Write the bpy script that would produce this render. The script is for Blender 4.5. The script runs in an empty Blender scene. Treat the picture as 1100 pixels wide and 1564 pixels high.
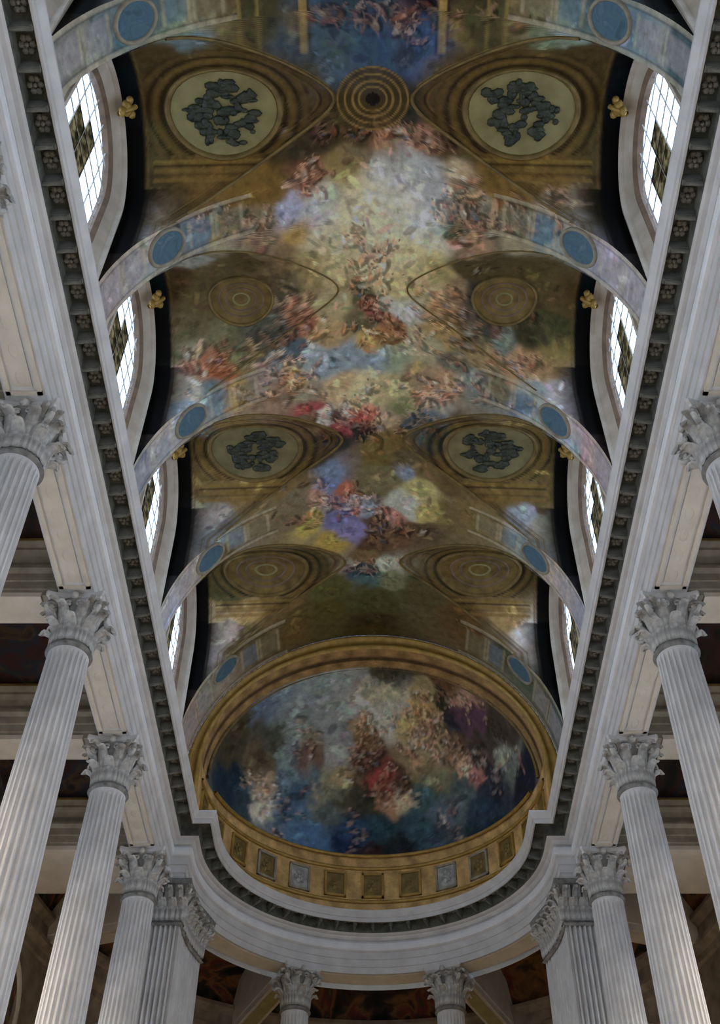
import bpy, math, random
import numpy as np
from mathutils import Vector
C = bpy.context.scene.collection
SC = bpy.context.scene
PI = math.pi
random.seed(7)

# ---------------------------------------------------------------- camera, sky, lights, exposure
cam = bpy.data.objects.new('camera', bpy.data.cameras.new('camera'))
C.objects.link(cam)
cam.location = (0, 0, 0)
cam.rotation_euler = (PI/2 + 0.840, 0, 0)
cam.data.sensor_fit = 'VERTICAL'
cam.data.sensor_height = 36
cam.data.lens = 1668.0/1564.0*36
cam.data.shift_x = -19.5/1564.0
cam.data.clip_end = 200
SC.camera = cam
SC.view_settings.view_transform = 'Standard'
SC.view_settings.look = 'None'
SC.view_settings.gamma = 1
SC.view_settings.use_curve_mapping = False
SC.view_settings.exposure = -1.64

SKY = 13.5            # overcast sky radiance
world = bpy.data.worlds.new('sky')
SC.world = world
world.use_nodes = True
bg = world.node_tree.nodes['Background']
bg.inputs[0].default_value = (0.55, 0.725, 1.0, 1)
bg.inputs[1].default_value = SKY

S, Y0 = 3.985, 9.768                                  # bay length, second column
BC = [Y0 + S*(b-.5) for b in range(-2, 4)]            # centres of the six bays
COLY = [Y0 + S*k for k in range(-1, 4)]               # five columns a side
X_OUT = 8.4

def area(name, loc, direction, sx, sy, watts, col):
    l = bpy.data.lights.new(name, 'AREA')
    l.shape = 'RECTANGLE'; l.size = sx; l.size_y = sy; l.energy = watts; l.color = col
    o = bpy.data.objects.new(name, l); C.objects.link(o)
    o.location = loc
    o.rotation_euler = Vector(direction).to_track_quat('-Z', 'Z').to_euler() if abs(direction[2]) < .01 else Vector(direction).to_track_quat('-Z', 'Y').to_euler()
    return o
for yc in BC:                                          # sky portals at the clerestory, daylight in the gallery windows
    for s in (-1, 1):
        area('clerestory_portal', (s*5.75, yc, 17.4), (-s, 0, 0), 3.4, 5.2, 1, (1, 1, 1)).data.cycles.is_portal = True
        area('gallery_daylight', (s*8.35, yc, 7.2), (-s, 0, -.9), 1.9, 5.0, 420, (1.0, .76, .48))
area('west_fill_light', (0, -3.0, 7.4), (0, 1, -.1), 2.6, 5.0, 60, (.46, .62, 1.0))  # added cool fill lamp; the unseen west opening is sized for its light
for a in (-50, 0, 50):                                 # daylight of the apse ambulatory windows
    r = math.radians(a)
    area('ambulatory_daylight', (8.2*math.sin(r), 22.98+8.2*math.cos(r), 7.0), (-math.sin(r), -math.cos(r), -.5), 1.9, 5.0, 300, (1, .78, .5))

# ---------------------------------------------------------------- helpers
class MB:
    def __init__(s): s.v = []; s.f = []
    def add(s, vs, fs):
        n = len(s.v); s.v += [tuple(p) for p in vs]; s.f += [tuple(i+n for i in f) for f in fs]; return s
    def box(s, x0, x1, y0, y1, z0, z1):
        vs = [(x, y, z) for z in (z0, z1) for y in (y0, y1) for x in (x0, x1)]
        return s.add(vs, [(0, 2, 3, 1), (4, 5, 7, 6), (0, 1, 5, 4), (2, 6, 7, 3), (0, 4, 6, 2), (1, 3, 7, 5)])
    def grid(s, rows, close=False):
        nr, nc = len(rows), len(rows[0])
        vs = [p for r in rows for p in r]; fs = []
        for i in range(nr-1):
            for j in range(nc if close else nc-1):
                k = (j+1) % nc
                fs.append((i*nc+j, i*nc+k, (i+1)*nc+k, (i+1)*nc+j))
        return s.add(vs, fs)
    def lathe(s, prof, n=24, c=(0, 0)):
        rows = [[(c[0]+r*math.cos(2*PI*i/n), c[1]+r*math.sin(2*PI*i/n), z) for i in range(n)] for r, z in prof]
        s.grid(rows, True)
        for row, flip in ((rows[0], True), (rows[-1], False)):
            if abs(row[0][0]-c[0])+abs(row[0][1]-c[1]) > 1e-4:
                s.add(row, [tuple(range(n))[::-1] if flip else tuple(range(n))])
        return s
    def tube(s, pts, r, n=8, close=False):
        P = [Vector(p) for p in pts]; m = len(P); rows = []
        for i, p in enumerate(P):
            a = P[(i-1) % m] if (close or i > 0) else p
            b = P[(i+1) % m] if (close or i < m-1) else p
            t = (b-a).normalized()
            u = t.cross(Vector((0, 0, 1)))
            if u.length < .05: u = t.cross(Vector((1, 0, 0)))
            u.normalize(); w = t.cross(u)
            rr = r(i/(m-1)) if callable(r) else r
            rows.append([tuple(p+u*rr*math.cos(2*PI*k/n)+w*rr*math.sin(2*PI*k/n)) for k in range(n)])
        if close: rows.append(rows[0])
        return s.grid(rows, True)
    def blob(s, c, rx, ry, rz, n=8, m=5):
        rows = []
        for i in range(m+1):
            t = PI*i/m
            rows.append([(c[0]+rx*math.sin(t)*math.cos(2*PI*k/n), c[1]+ry*math.sin(t)*math.sin(2*PI*k/n), c[2]+rz*math.cos(t)) for k in range(n)])
        return s.grid(rows, True)
    def mesh(s, name, mat, smooth=False):
        me = bpy.data.meshes.new(name); me.from_pydata(s.v, [], s.f); me.update()
        if mat: me.materials.append(mat)
        if smooth: me.polygons.foreach_set('use_smooth', [True]*len(me.polygons))
        return me
    def build(s, name, mat, parent=None, smooth=False, kind=None):
        return obj(name, s.mesh(name, mat, smooth), parent, kind)

def obj(name, me, parent=None, kind=None, loc=None, rz=None):
    o = bpy.data.objects.new(name, me); C.objects.link(o)
    if parent: o.parent = parent
    if kind: o['kind'] = kind
    if loc: o.location = loc
    if rz is not None: o.rotation_euler = (0, 0, rz)
    return o
def empty(name, loc=(0, 0, 0), kind=None):
    o = bpy.data.objects.new(name, None); C.objects.link(o); o.location = loc; o.empty_display_size = .2
    if kind: o['kind'] = kind
    return o
def thing(name, label, cat, loc, group):
    o = empty(name, loc); o['label'] = label; o['category'] = cat; o['group'] = group; o['kind'] = 'thing'
    return o
def child(src, parent, loc=None, rz=None):
    o = src.copy(); C.objects.link(o); o.parent = parent
    if loc is not None: o.location = loc
    if rz is not None: o.rotation_euler = (0, 0, rz)
    return o

def lin(h):
    if isinstance(h, str): h = [int(h[i:i+2], 16)/255 for i in (0, 2, 4)]
    return tuple(c/12.92 if c <= .04045 else ((c+.055)/1.055)**2.4 for c in h)

# ---------------------------------------------------------------- materials
def mat_noise(name, c1, c2, scale=6, rough=.6, metal=0, bump=.0, detail=5, fine=None):
    m = bpy.data.materials.new(name); m.use_nodes = True
    nt = m.node_tree; N = nt.nodes; L = nt.links; b = N['Principled BSDF']
    tc = N.new('ShaderNodeTexCoord'); nz = N.new('ShaderNodeTexNoise')
    nz.inputs['Scale'].default_value = scale; nz.inputs['Detail'].default_value = detail
    L.new(tc.outputs['Object'], nz.inputs['Vector'])
    r = N.new('ShaderNodeValToRGB'); r.color_ramp.elements[0].position = .32; r.color_ramp.elements[1].position = .68
    r.color_ramp.elements[0].color = (*c1, 1); r.color_ramp.elements[1].color = (*c2, 1)
    L.new(nz.outputs['Fac'], r.inputs[0]); L.new(r.outputs[0], b.inputs['Base Color'])
    b.inputs['Roughness'].default_value = rough; b.inputs['Metallic'].default_value = metal
    if bump:
        n2 = N.new('ShaderNodeTexNoise'); n2.inputs['Scale'].default_value = fine or scale*4
        L.new(tc.outputs['Object'], n2.inputs['Vector'])
        bp = N.new('ShaderNodeBump'); bp.inputs['Strength'].default_value = bump; bp.inputs['Distance'].default_value = .03
        L.new(n2.outputs['Fac'], bp.inputs['Height']); L.new(bp.outputs[0], b.inputs['Normal'])
    return m
def mat_multi(name, cols, scale, rough=.8):
    m = bpy.data.materials.new(name); m.use_nodes = True
    nt = m.node_tree; N = nt.nodes; L = nt.links; b = N['Principled BSDF']
    tc = N.new('ShaderNodeTexCoord'); nz = N.new('ShaderNodeTexNoise')
    nz.inputs['Scale'].default_value = scale; nz.inputs['Detail'].default_value = 3; nz.inputs['Distortion'].default_value = 1.2
    L.new(tc.outputs['Object'], nz.inputs['Vector'])
    r = N.new('ShaderNodeValToRGB'); el = r.color_ramp.elements
    el[0].position = .3; el[0].color = (*lin(cols[0]), 1); el[1].position = .7; el[1].color = (*lin(cols[-1]), 1)
    for i, c in enumerate(cols[1:-1]):
        e = el.new(.3+.4*(i+1)/(len(cols)-1)); e.color = (*lin(c), 1)
    L.new(nz.outputs['Fac'], r.inputs[0]); L.new(r.outputs[0], b.inputs['Base Color'])
    b.inputs['Roughness'].default_value = rough
    return m
def mat_fresco():
    m = bpy.data.materials.new('fresco'); m.use_nodes = True
    nt = m.node_tree; N = nt.nodes; L = nt.links; b = N['Principled BSDF']
    at = N.new('ShaderNodeVertexColor'); at.layer_name = 'Col'
    tc = N.new('ShaderNodeTexCoord')
    nz = N.new('ShaderNodeTexNoise'); nz.inputs['Scale'].default_value = 5.5; nz.inputs['Detail'].default_value = 6; nz.inputs['Roughness'].default_value = .65
    L.new(tc.outputs['Object'], nz.inputs['Vector'])
    mr = N.new('ShaderNodeMapRange'); mr.inputs[1].default_value = .3; mr.inputs[2].default_value = .7
    mr.inputs[3].default_value = .72; mr.inputs[4].default_value = 1.28
    L.new(nz.outputs['Fac'], mr.inputs[0])
    mx = N.new('ShaderNodeMix'); mx.data_type = 'RGBA'; mx.blend_type = 'MULTIPLY'; mx.inputs[0].default_value = 1
    L.new(at.outputs['Color'], mx.inputs[6]); L.new(mr.outputs[0], mx.inputs[7])
    L.new(mx.outputs[2], b.inputs['Base Color'])
    b.inputs['Roughness'].default_value = .75
    if 'Specular IOR Level' in b.inputs: b.inputs['Specular IOR Level'].default_value = .08
    return m
def mat_glass(name, ramp):
    m = bpy.data.materials.new(name); m.use_nodes = True
    nt = m.node_tree; N = nt.nodes; L = nt.links
    for n in list(N): N.remove(n)
    out = N.new('ShaderNodeOutputMaterial'); mix = N.new('ShaderNodeMixShader'); tr = N.new('ShaderNodeBsdfTransparent'); gl = N.new('ShaderNodeBsdfGlossy')
    gl.inputs['Roughness'].default_value = .15
    mix.inputs[0].default_value = .06
    tc = N.new('ShaderNodeTexCoord'); nz = N.new('ShaderNodeTexNoise'); nz.inputs['Scale'].default_value = 5; nz.inputs['Detail'].default_value = 3
    L.new(tc.outputs['Object'], nz.inputs['Vector'])
    r = N.new('ShaderNodeValToRGB'); r.color_ramp.elements[0].position = .4; r.color_ramp.elements[1].position = .6
    r.color_ramp.elements[0].color = (*ramp[0], 1); r.color_ramp.elements[1].color = (*ramp[1], 1)
    L.new(nz.outputs['Fac'], r.inputs[0]); L.new(r.outputs[0], tr.inputs[0])
    L.new(tr.outputs[0], mix.inputs[1]); L.new(gl.outputs[0], mix.inputs[2]); L.new(mix.outputs[0], out.inputs[0])
    return m

STONE = mat_noise('pale_stone', (.49, .48, .465), (.61, .60, .58), 2.5, .55, 0, .08, fine=30)
STONE_LIT = mat_noise('lit_frieze_stone', (.66, .66, .66), (.76, .76, .75), 2.5, .5)  # brighter copy of the stone, light on the frieze put into its colour
BELLM = mat_noise('capital_recess_shade', (.10, .10, .09), (.26, .25, .23), 7, .7)  # dark bell colour paints the shade between the leaves
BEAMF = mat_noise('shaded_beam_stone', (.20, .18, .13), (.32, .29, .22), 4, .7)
STONE_C = mat_noise('cream_stone', (.50, .45, .36), (.60, .54, .44), 3, .6, 0, .1, fine=26)
CARVED = mat_noise('carved_stone', (.24, .235, .22), (.50, .49, .45), 7, .65, 0, .25, fine=22)
COFFER = mat_noise('shaded_coffer', (.05, .055, .045), (.13, .135, .11), 6, .8)  # shade under the cornice painted into the coffer colour
ROSETTE = mat_noise('shaded_rosette_stone', (.12, .12, .10), (.26, .255, .21), 9, .8)  # stone darkened to match the painted cornice shade
GOLD = mat_noise('gilding', (.34, .205, .045), (.52, .325, .075), 5, .45, .25, .2, fine=30)
GOLD_D = mat_noise('dull_gilding', (.14, .09, .025), (.28, .185, .05), 4, .55, .15, .2, fine=24)
OVALGROUND = mat_noise('gold_ground', (.25, .215, .08), (.36, .31, .13), 3, .8)
OVALGROUND_D = mat_noise('dull_gold_ground', (.16, .135, .055), (.27, .23, .10), 3, .8)
GRISAILLE = mat_noise('dark_bronze_green', (.014, .019, .011), (.065, .07, .04), 6, .55, 0, .3, fine=20)
MEDALBLUE = mat_multi('medallion_blue', ['45606c', '55747f', '4c687c', '66808a'], 3)
MEDALRIM = mat_noise('medallion_rim', (.24, .21, .15), (.38, .34, .25), 6, .6)
CREAMWOOD = mat_noise('cream_reveal', (.52, .44, .34), (.66, .58, .48), 3, .6)
BROWNRIM = mat_noise('brown_rim', (.16, .10, .06), (.26, .17, .11), 4, .6)
IRON = mat_noise('glazing_iron', (.45, .42, .38), (.58, .55, .50), 6, .6)
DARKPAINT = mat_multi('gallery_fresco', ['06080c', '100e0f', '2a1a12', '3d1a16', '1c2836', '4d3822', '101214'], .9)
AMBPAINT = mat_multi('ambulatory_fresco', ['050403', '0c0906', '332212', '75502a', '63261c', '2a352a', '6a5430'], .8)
DARKTRIM = mat_noise('dark_trim', (.06, .05, .035), (.13, .11, .08), 5, .7)
WALL = mat_noise('outer_wall_stone', (.40, .37, .32), (.52, .48, .42), 2, .7)
FLOORM = mat_noise('marble_floor', (.48, .37, .25), (.64, .52, .37), 1.2, .35)
FRESCO = mat_fresco()
GLASS = mat_glass('clear_glass', ((.90, .90, .88), (1, 1, 1)))
GLASS_T = mat_glass('ornamental_glass', ((.08, .065, .04), (.30, .25, .16)))
VAULT_PAINT = (
    "-104,669,2003,2f4456,38;-70,682,2010,424f50,25;-11,673,2015,2f4157,32;93,659,2006,2e4260,20;35,650,2014,2c3f55,23;-82,710,2008,3a4658,18;-34,628,2014,2d3a44,28;"
    "89,698,2006,344768,20;92,609,2006,1f1a24,23;58,638,2011,6e4b36,13;62,700,2011,2a2d2c,10;-131,633,1996,5d4c28,13;131,633,1996,5d4c28,13;-138,660,1994,5b4f2e,13;"
    "138,660,1994,5b4f2e,13;-191,616,1974,3e3a24,25;191,616,1974,3e3a24,25;-250,616,1942,5a4f35,22;250,616,1942,5a4f35,22;-211,597,1964,35331f,25;211,597,1964,35331f,25;"
    "-417,586,1756,4a5456,16;-444,587,1687,5a5a52,15;-330,616,1877,56604f,17;-300,641,1919,4c5a5c,17;-428,618,1732,6a6a62,16;433,594,1720,55646a,16;453,581,1657,1f4a55,13;"
    "327,623,1880,5b665f,17;290,641,1921,56604f,17;410,581,1770,4a5c66,11;-404,609,1780,3c545e,12;-341,582,1867,3c4a4c,14;341,582,1867,3c4a4c,14;-285,603,1918,5b5338,15;"
    "285,603,1918,5b5338,15;-377,732,1988,3d2f18,28;377,732,1988,3d2f18,28;-155,750,2003,43361f,28;155,750,2003,43361f,28;-330,897,1941,5a4420,26;330,897,1941,5a4420,26;"
    "-235,928,1951,59451f,26;235,928,1951,59451f,26;-389,919,1905,3a2f1c,23;389,919,1905,3a2f1c,23;-421,849,1975,3c371f,21;421,849,1975,3c371f,21;-260,693,1976,46381c,25;"
    "260,693,1976,46381c,25;-118,725,2000,453a22,18;118,725,2000,453a22,18;-159,854,1987,3c301a,23;159,854,1987,3c301a,23;-367,870,1965,4a3c1e,21;367,870,1965,4a3c1e,21;"
    "-110,835,2002,382f20,21;61,789,2011,2b2c26,21;135,822,2000,3b301c,23;-73,813,2009,3a2f1c,18;-12,828,2015,38301e,16;13,840,2015,7a5a45,13;99,848,2004,6f5546,16;"
    "-97,823,2005,3d3324,16;-125,917,1998,6b4a38,16;-136,870,1995,2b2a20,16;-50,930,2012,6d5f3a,21;39,917,2013,7c807e,24;90,941,2006,72767a,21;164,918,1985,80725e,18;"
    "-12,986,2015,8d8873,30;-116,1006,2000,7d8188,19;-166,991,1984,75798a,16;-149,1030,1991,7a6332,18;-92,1066,2006,85806a,25;40,1013,2013,918c78,30;105,1022,2003,848a8a,24;"
    "65,956,2010,868785,24;-13,1042,2015,918b73,27;-39,1070,2013,7c735a,11;7,1093,2015,77675a,14;41,1115,2013,8b8468,22;94,1110,2005,8d8667,22;119,1063,1999,868573,19;"
    "-80,1112,2008,857b5a,19;-120,1107,1999,6f6240,16;-135,1155,2005,6a5f40,17;-67,1158,2010,83795b,17;69,1158,2010,857b55,19;121,1122,1999,6f6540,17;-172,1099,1984,5e4f38,16;"
    "-207,1045,1967,665644,16;-216,1001,1962,5f5a4d,13;38,872,2013,6a5844,13;-24,891,2014,5e5138,16;-89,968,2006,7e7e74,19;165,944,1985,3f443c,12;167,984,1984,5a5145,12;"
    "157,1028,1988,2f4a2c,9;164,1048,1985,6a3b2c,9;196,1062,1971,6f5a48,13;242,1007,1947,575040,16;215,960,1962,6d6a60,13;275,969,1925,4a4c43,13;279,1022,1922,6e6650,13;"
    "-408,934,1856,6e6152,15;-388,925,1891,5d4c3a,13;-331,971,1877,4a5660,12;-296,960,1909,4c5148,12;-282,993,1920,66593a,12;-251,977,1942,4a4a40,12;-227,984,1956,6a5a44,11;"
    "-279,1029,1922,6d6653,12;-450,960,1665,6e5f62,17;-430,982,1727,6b6a6a,12;-409,936,1784,77706a,12;-396,1006,1793,666a68,10;-365,1078,1961,63625a,12;321,976,1886,3f5560,12;"
    "329,926,1893,6e665c,13;366,920,1906,75695a,15;406,997,1777,66666f,15;446,981,1680,6d6a74,17;420,956,1750,74707a,12;347,1016,1860,656a66,12;373,934,1857,6c6862,13;"
    "-456,984,1642,6a5a60,12;457,993,1635,66636e,12;-321,1132,1991,463c24,19;-369,1195,1993,4b4128,20;-280,1190,1998,4a4429,17;-201,1136,1998,4c3f2c,19;-386,1248,1976,4d4630,20;"
    "-235,1252,1982,3f4038,20;-304,1273,1964,55503a,17;-399,1164,1993,3a2b18,14;-220,1227,1994,4a5048,17;-177,1170,2004,30382f,13;-250,1095,1978,40351f,14;228,1117,1990,3f3722,19;"
    "309,1133,1991,43381f,19;-345,1297,1939,7a4a2e,14;-372,1310,1921,7c5a48,13;-373,1282,1953,6e6a58,13;-317,1311,1922,7d4526,14;-414,1291,1942,4f4a38,13;-277,1299,1941,5c573c,14;"
    "-424,1328,1876,7b7062,17;-394,1332,1858,7d756c,14;-330,1347,1878,4f5a5c,14;-294,1370,1911,7a6338,14;-240,1363,1948,6a5f58,14;-179,1214,1999,7d5a46,13;-152,1241,1991,6e4433,13;"
    "-163,1171,2005,6b5a44,13;-211,1339,1964,5b6468,14;-169,1327,1983,3c4a54,13;-171,1369,1982,8a6f48,13;-128,1345,1997,6d7478,14;-98,1282,2005,7b6a4c,17;-82,1204,2008,7a7155,20;"
    "-40,1176,2013,5d5a44,13;-13,1208,2015,4a4a34,11;-6,1224,2015,6f3a30,8;-27,1248,2014,4f4a38,11;29,1297,2014,7a5a34,13;43,1271,2013,6b4a32,11;-14,1306,2015,7f6c3f,13;"
    "-57,1337,2012,626e78,17;1,1357,2015,5f6b74,17;-100,1358,2004,5e6a74,15;44,1347,2013,67705f,17;77,1220,2009,7d7f7a,17;96,1173,2008,81775a,17;125,1216,2002,7a6748,14;"
    "165,1186,2004,6a5a44,14;140,1259,1993,74623c,17;100,1315,2004,74705a,17;180,1228,1995,4a3f38,11;220,1199,2000,232b2a,17;236,1252,1982,333a34,14;263,1239,1987,6a3b2a,13;"
    "209,1264,1976,4a4030,14;287,1183,1998,4a4028,17;342,1181,1996,463c22,17;396,1179,1993,463820,14;346,1249,1978,33301e,17;388,1260,1969,3a3a22,14;278,1274,1965,565e54,14;"
    "224,1301,1958,6a5c40,14;360,1302,1933,70583a,14;319,1311,1922,7a6046,14;388,1282,1953,60522f,13;186,1348,1976,4f5248,13;173,1386,1981,7d6650,13;102,1384,2004,6e5f4a,15;"
    "215,1372,1963,5a605c,13;243,1396,1946,555a56,14;268,1367,1930,54503e,14;-201,1412,1969,6c5a4a,15;-145,1428,1992,6b6455,13;-73,1423,2009,85755a,15;-14,1445,2015,8a8468,18;"
    "45,1425,2013,7d7658,18;-147,1464,1991,7a3a3c,10;-112,1508,2001,8a8a86,9;-82,1504,2008,2c3434,8;-63,1488,2011,a0a4a4,7;-14,1500,2015,87453c,12;-75,1542,2009,6e3438,12;"
    "-91,1571,2008,2b2f2c,12;-30,1556,2014,2c2d2a,12;31,1518,2014,77695a,15;75,1477,2009,5c5f42,13;118,1434,2000,8d7360,10;134,1467,1995,6e6a64,13;135,1504,1995,4a5760,13;"
    "107,1549,2006,3a4648,14;153,1568,2005,2e3530,15;47,1574,2013,5a4c2c,15;16,1615,2015,554a28,15;78,1630,2008,4a4230,16;-138,1606,2003,39342a,15;-181,1546,2001,4f4030,15;"
    "-149,1524,1997,54483a,12;-455,1369,1647,4a5a78,12;-434,1376,1717,687078,11;-388,1336,1806,6e757c,10;-343,1354,1864,56626a,11;-443,1334,1727,7a716c,12;-397,1536,1988,5e6672,9;"
    "-321,1387,1887,5c6468,11;436,1389,1711,7d5a62,12;453,1378,1657,6d5c6c,12;407,1405,1775,6b7480,11;322,1386,1886,46566a,11;382,1332,1858,7b7474,13;417,1334,1814,7d7478,11;"
    "350,1417,1857,6a7074,10;330,1338,1877,6f7470,11;-410,1578,1992,4d4025,19;-369,1645,1978,5c4c2c,19;-293,1673,1964,63512e,19;-231,1662,1975,5f4f2f,19;-416,1682,1950,584a2c,19;"
    "-184,1620,1997,4f442a,19;-140,1678,1994,54482f,14;-323,1483,1968,6e5c3a,12;353,1598,1994,574a2a,19;295,1673,1964,5b4a2a,19;402,1670,1961,55472b,19;202,1650,1984,4f4229,19;"
    "125,1661,1998,574a30,14;430,1612,1987,3a3a28,14;196,1522,1994,4a3d26,15;312,1501,1979,6a5a3c,12;-415,1711,1914,6d625c,14;-368,1719,1900,6b6460,12;-264,1729,1933,5f523a,16;"
    "-336,1726,1884,5f5f58,11;-221,1773,1959,5a4f3c,14;-173,1730,1982,57503f,13;177,1792,1980,574b30,14;237,1765,1950,5b4e30,14;282,1759,1920,5d5034,13;354,1720,1900,6d727a,12;"
    "399,1725,1883,726c60,12;-110,1706,2002,505c78,11;-80,1817,2008,4f5478,13;-95,1771,2005,5b5868,10;-63,1734,2011,7c4a3c,10;-40,1800,2013,8a5a40,8;-47,1767,2013,6d6f82,8;"
    "-15,1802,2015,6a7684,10;-142,1739,1993,7f6458,11;-116,1663,2000,54627a,12;1,1717,2015,55503a,14;32,1695,2014,58523a,14;79,1670,2008,5d6878,11;112,1726,2001,7d7850,13;"
    "81,1774,2008,7a7f78,13;129,1785,1997,7d7448,11;-161,1820,1986,7d723c,11;-98,1892,2004,7a6a34,12;-65,1864,2010,5c5a80,12;9,1846,2015,493a34,13;50,1821,2012,7a5a54,10;"
    "83,1861,2008,4e3d2e,13;50,1888,2012,54402f,13;1,1913,2015,4a3a2a,13;131,1851,1996,4a3f30,13;-16,1960,2015,5a4a34,13;-33,2006,2014,2f4250,12;35,1994,2014,7a7f74,12;"
    "9,2031,2015,3a5254,12;-58,1992,2011,6d6258,10;52,2041,2012,5a5c48,12;-453,1813,1654,6a76a0,10;-457,1750,1636,7d7f8a,9;-364,1747,1839,62676c,9;-415,1752,1759,77706c,11;"
    "-342,1730,1866,5a6264,9;438,1740,1706,6d6a78,10;459,1762,1627,57608a,10;418,1768,1754,7a706c,9;353,1759,1853,5a6868,9;-369,1804,1833,4a4024,14;-277,1973,1999,55472b,17;"
    "-168,1973,2005,3c3a26,14;-373,2043,1978,43402a,15;-408,2090,1941,75644a,12;-323,2097,1936,7a6440,12;-238,2062,1974,5d4c2d,14;-203,2014,1997,4f4228,14;-388,2121,1890,7a6f68,14;"
    "-434,2131,1832,8a807c,12;-321,2122,1891,4d4330,12;-119,2065,1999,454626,17;1,2131,2015,3f4024,18;121,2064,1999,44412a,17;-190,2138,1974,4a4024,14;1,2195,2015,332e1c,13;"
    "-209,2180,1965,4f4022,12;225,2120,1957,4b3c22,14;1,2248,2015,3c3318,11;-122,2139,1999,42401f,14;220,1971,2002,463b22,15;286,1967,1999,574728,17;388,1986,1993,3f3620,15;"
    "324,2044,1980,5d4c30,14;358,2096,1936,75603c,12;391,2118,1898,8a8480,12;421,2130,1853,8a8078,12;259,2147,1936,4f3d22,12;-352,2131,1854,4a3f28,10;-426,2169,1736,5f6054,10;"
    "-292,2172,1912,4b4029,10;-446,2180,1683,7a5c50,10;341,2171,1866,3f4030,10;387,2180,1808,414a3a,10;427,2166,1733,4a4a38,10;449,2138,1670,2f5054,10;")
DOME_PAINT = (
    "-367,2415,1755,2b2618,16;-349,2361,1801,2f2816,16;-300,2347,1855,3b4854,16;-250,2362,1890,465058,16;-162,2383,1929,4f5a5a,22;-90,2367,1952,59605f,18;-17,2399,1954,55564f,19;"
    "-128,2458,1920,565b5a,26;-218,2445,1887,4a5250,19;-55,2471,1930,606462,23;-18,2453,1940,6b6650,19;38,2431,1945,6d6a50,19;56,2470,1930,6a6a62,19;20,2511,1915,737368,19;"
    "-36,2528,1905,6a5230,15;-18,2562,1885,4d3c1e,15;-92,2539,1890,565a5a,19;-92,2585,1857,5c5f5c,19;-183,2530,1862,4a4436,13;-193,2558,1837,4a332a,13;-219,2499,1861,505850,15;"
    "-237,2538,1823,465050,17;-271,2487,1830,2f3026,17;-305,2508,1780,3f3320,17;-367,2480,1697,101e28,18;-351,2518,1682,1c2a30,16;-304,2545,1741,6a5a42,13;-294,2588,1687,77705f,13;"
    "-237,2589,1772,3c4c50,17;-219,2619,1749,22384a,17;-252,2624,1690,203446,17;-200,2652,1707,2d4558,17;-216,2655,1668,2a4258,17;-163,2683,1665,24405a,17;-267,2624,1648,3a4448,13;"
    "-129,2651,1771,54523f,19;-92,2637,1805,6a5c3a,15;-36,2632,1823,3a2c1c,15;-128,2677,1723,353e3c,19;-73,2680,1747,2d2c20,19;-18,2676,1766,26261a,17;-18,2607,1850,3a2618,15;"
    "20,2645,1810,5e1f1c,13;38,2655,1795,5c2a1c,12;38,2680,1757,6a4a30,10;-54,2709,1681,152c40,19;19,2712,1683,122a30,17;-72,2714,1643,0f1c30,15;1,2722,1627,1f1614,15;"
    "94,2668,1760,7a6a4a,10;75,2651,1792,33271c,13;94,2503,1909,6a5a30,15;130,2457,1920,6a5228,15;129,2415,1933,5d5230,15;55,2361,1958,2a261c,15;74,2394,1950,3f3c3a,11;"
    "198,2343,1920,3a2a14,16;235,2394,1893,6a4f3c,9;245,2430,1876,3a2430,13;220,2463,1878,1f2024,13;183,2419,1913,1f1e14,13;167,2503,1886,5c4a30,15;149,2557,1859,6d5c40,15;"
    "131,2591,1839,5a4a30,15;203,2553,1834,544630,15;221,2515,1850,3f3020,13;256,2554,1791,7a5c40,9;290,2551,1756,6a4038,9;306,2507,1779,2c2622,15;337,2415,1798,2a221a,16;"
    "354,2447,1757,54584a,13;369,2455,1721,3c403a,13;396,2433,1665,15161e,14;338,2524,1707,1f2228,17;167,2619,1792,4c4a34,15;148,2655,1752,233a3c,17;237,2618,1727,2f3a38,17;"
    "303,2586,1665,1a2a34,17;219,2643,1701,34404a,15;129,2694,1672,1c2e38,17;217,2659,1650,242c30,15;301,2596,1631,141e24,17;74,2714,1643,14181a,15;163,2689,1628,1f2d38,13;")
VAULT_FIGURES = (
    "13,840,2015,56,13,40;100,855,2004,51,15,30;-125,917,1998,32,33,40;168,998,1984,30,63,60;218,1000,1961,35,48,30;276,982,1924,30,40,24;-6,1131,2015,47,62,60;"
    "-39,1056,2013,33,22,14;-6,1224,2015,35,36,40;-165,1228,1996,48,51,70;-209,1307,1965,61,50,50;-331,1306,1928,76,39,60;29,1289,2014,57,25,40;152,1215,2000,62,50,70;"
    "262,1212,1996,68,48,70;170,1318,1983,91,51,60;118,1434,2000,62,45,50;-74,1496,2009,90,41,80;-14,1537,2015,61,38,40;106,1510,2003,55,40,36;-242,1396,1947,73,34,40;"
    "-186,1382,1976,61,35,40;-297,973,1908,44,33,30;-230,1025,1954,42,48,40;-111,1768,2001,74,76,60;-39,1779,2013,40,54,30;50,1843,2012,67,56,40;1,1995,2015,60,36,24;"
    "46,622,2013,93,13,40;70,649,2010,23,22,20;-57,638,2011,69,17,24;-110,835,2002,37,19,20;243,1396,1946,86,34,40;319,1311,1922,55,23,24;339,940,1868,36,32,24;")
DOME_FIGURES = (
    "149,2542,1870,100,66,110;-18,2593,1862,65,65,60;-193,2543,1848,35,56,24;-304,2565,1713,44,70,36;38,2655,1795,47,45,40;94,2659,1776,38,36,20;236,2415,1887,89,52,40;"
    "273,2544,1783,117,39,60;130,2457,1920,68,62,40;-45,2717,1645,82,23,24;368,2435,1739,62,35,16;-18,2546,1896,37,39,20;-235,2634,1696,80,45,24;218,2654,1668,109,27,20;")
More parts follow.
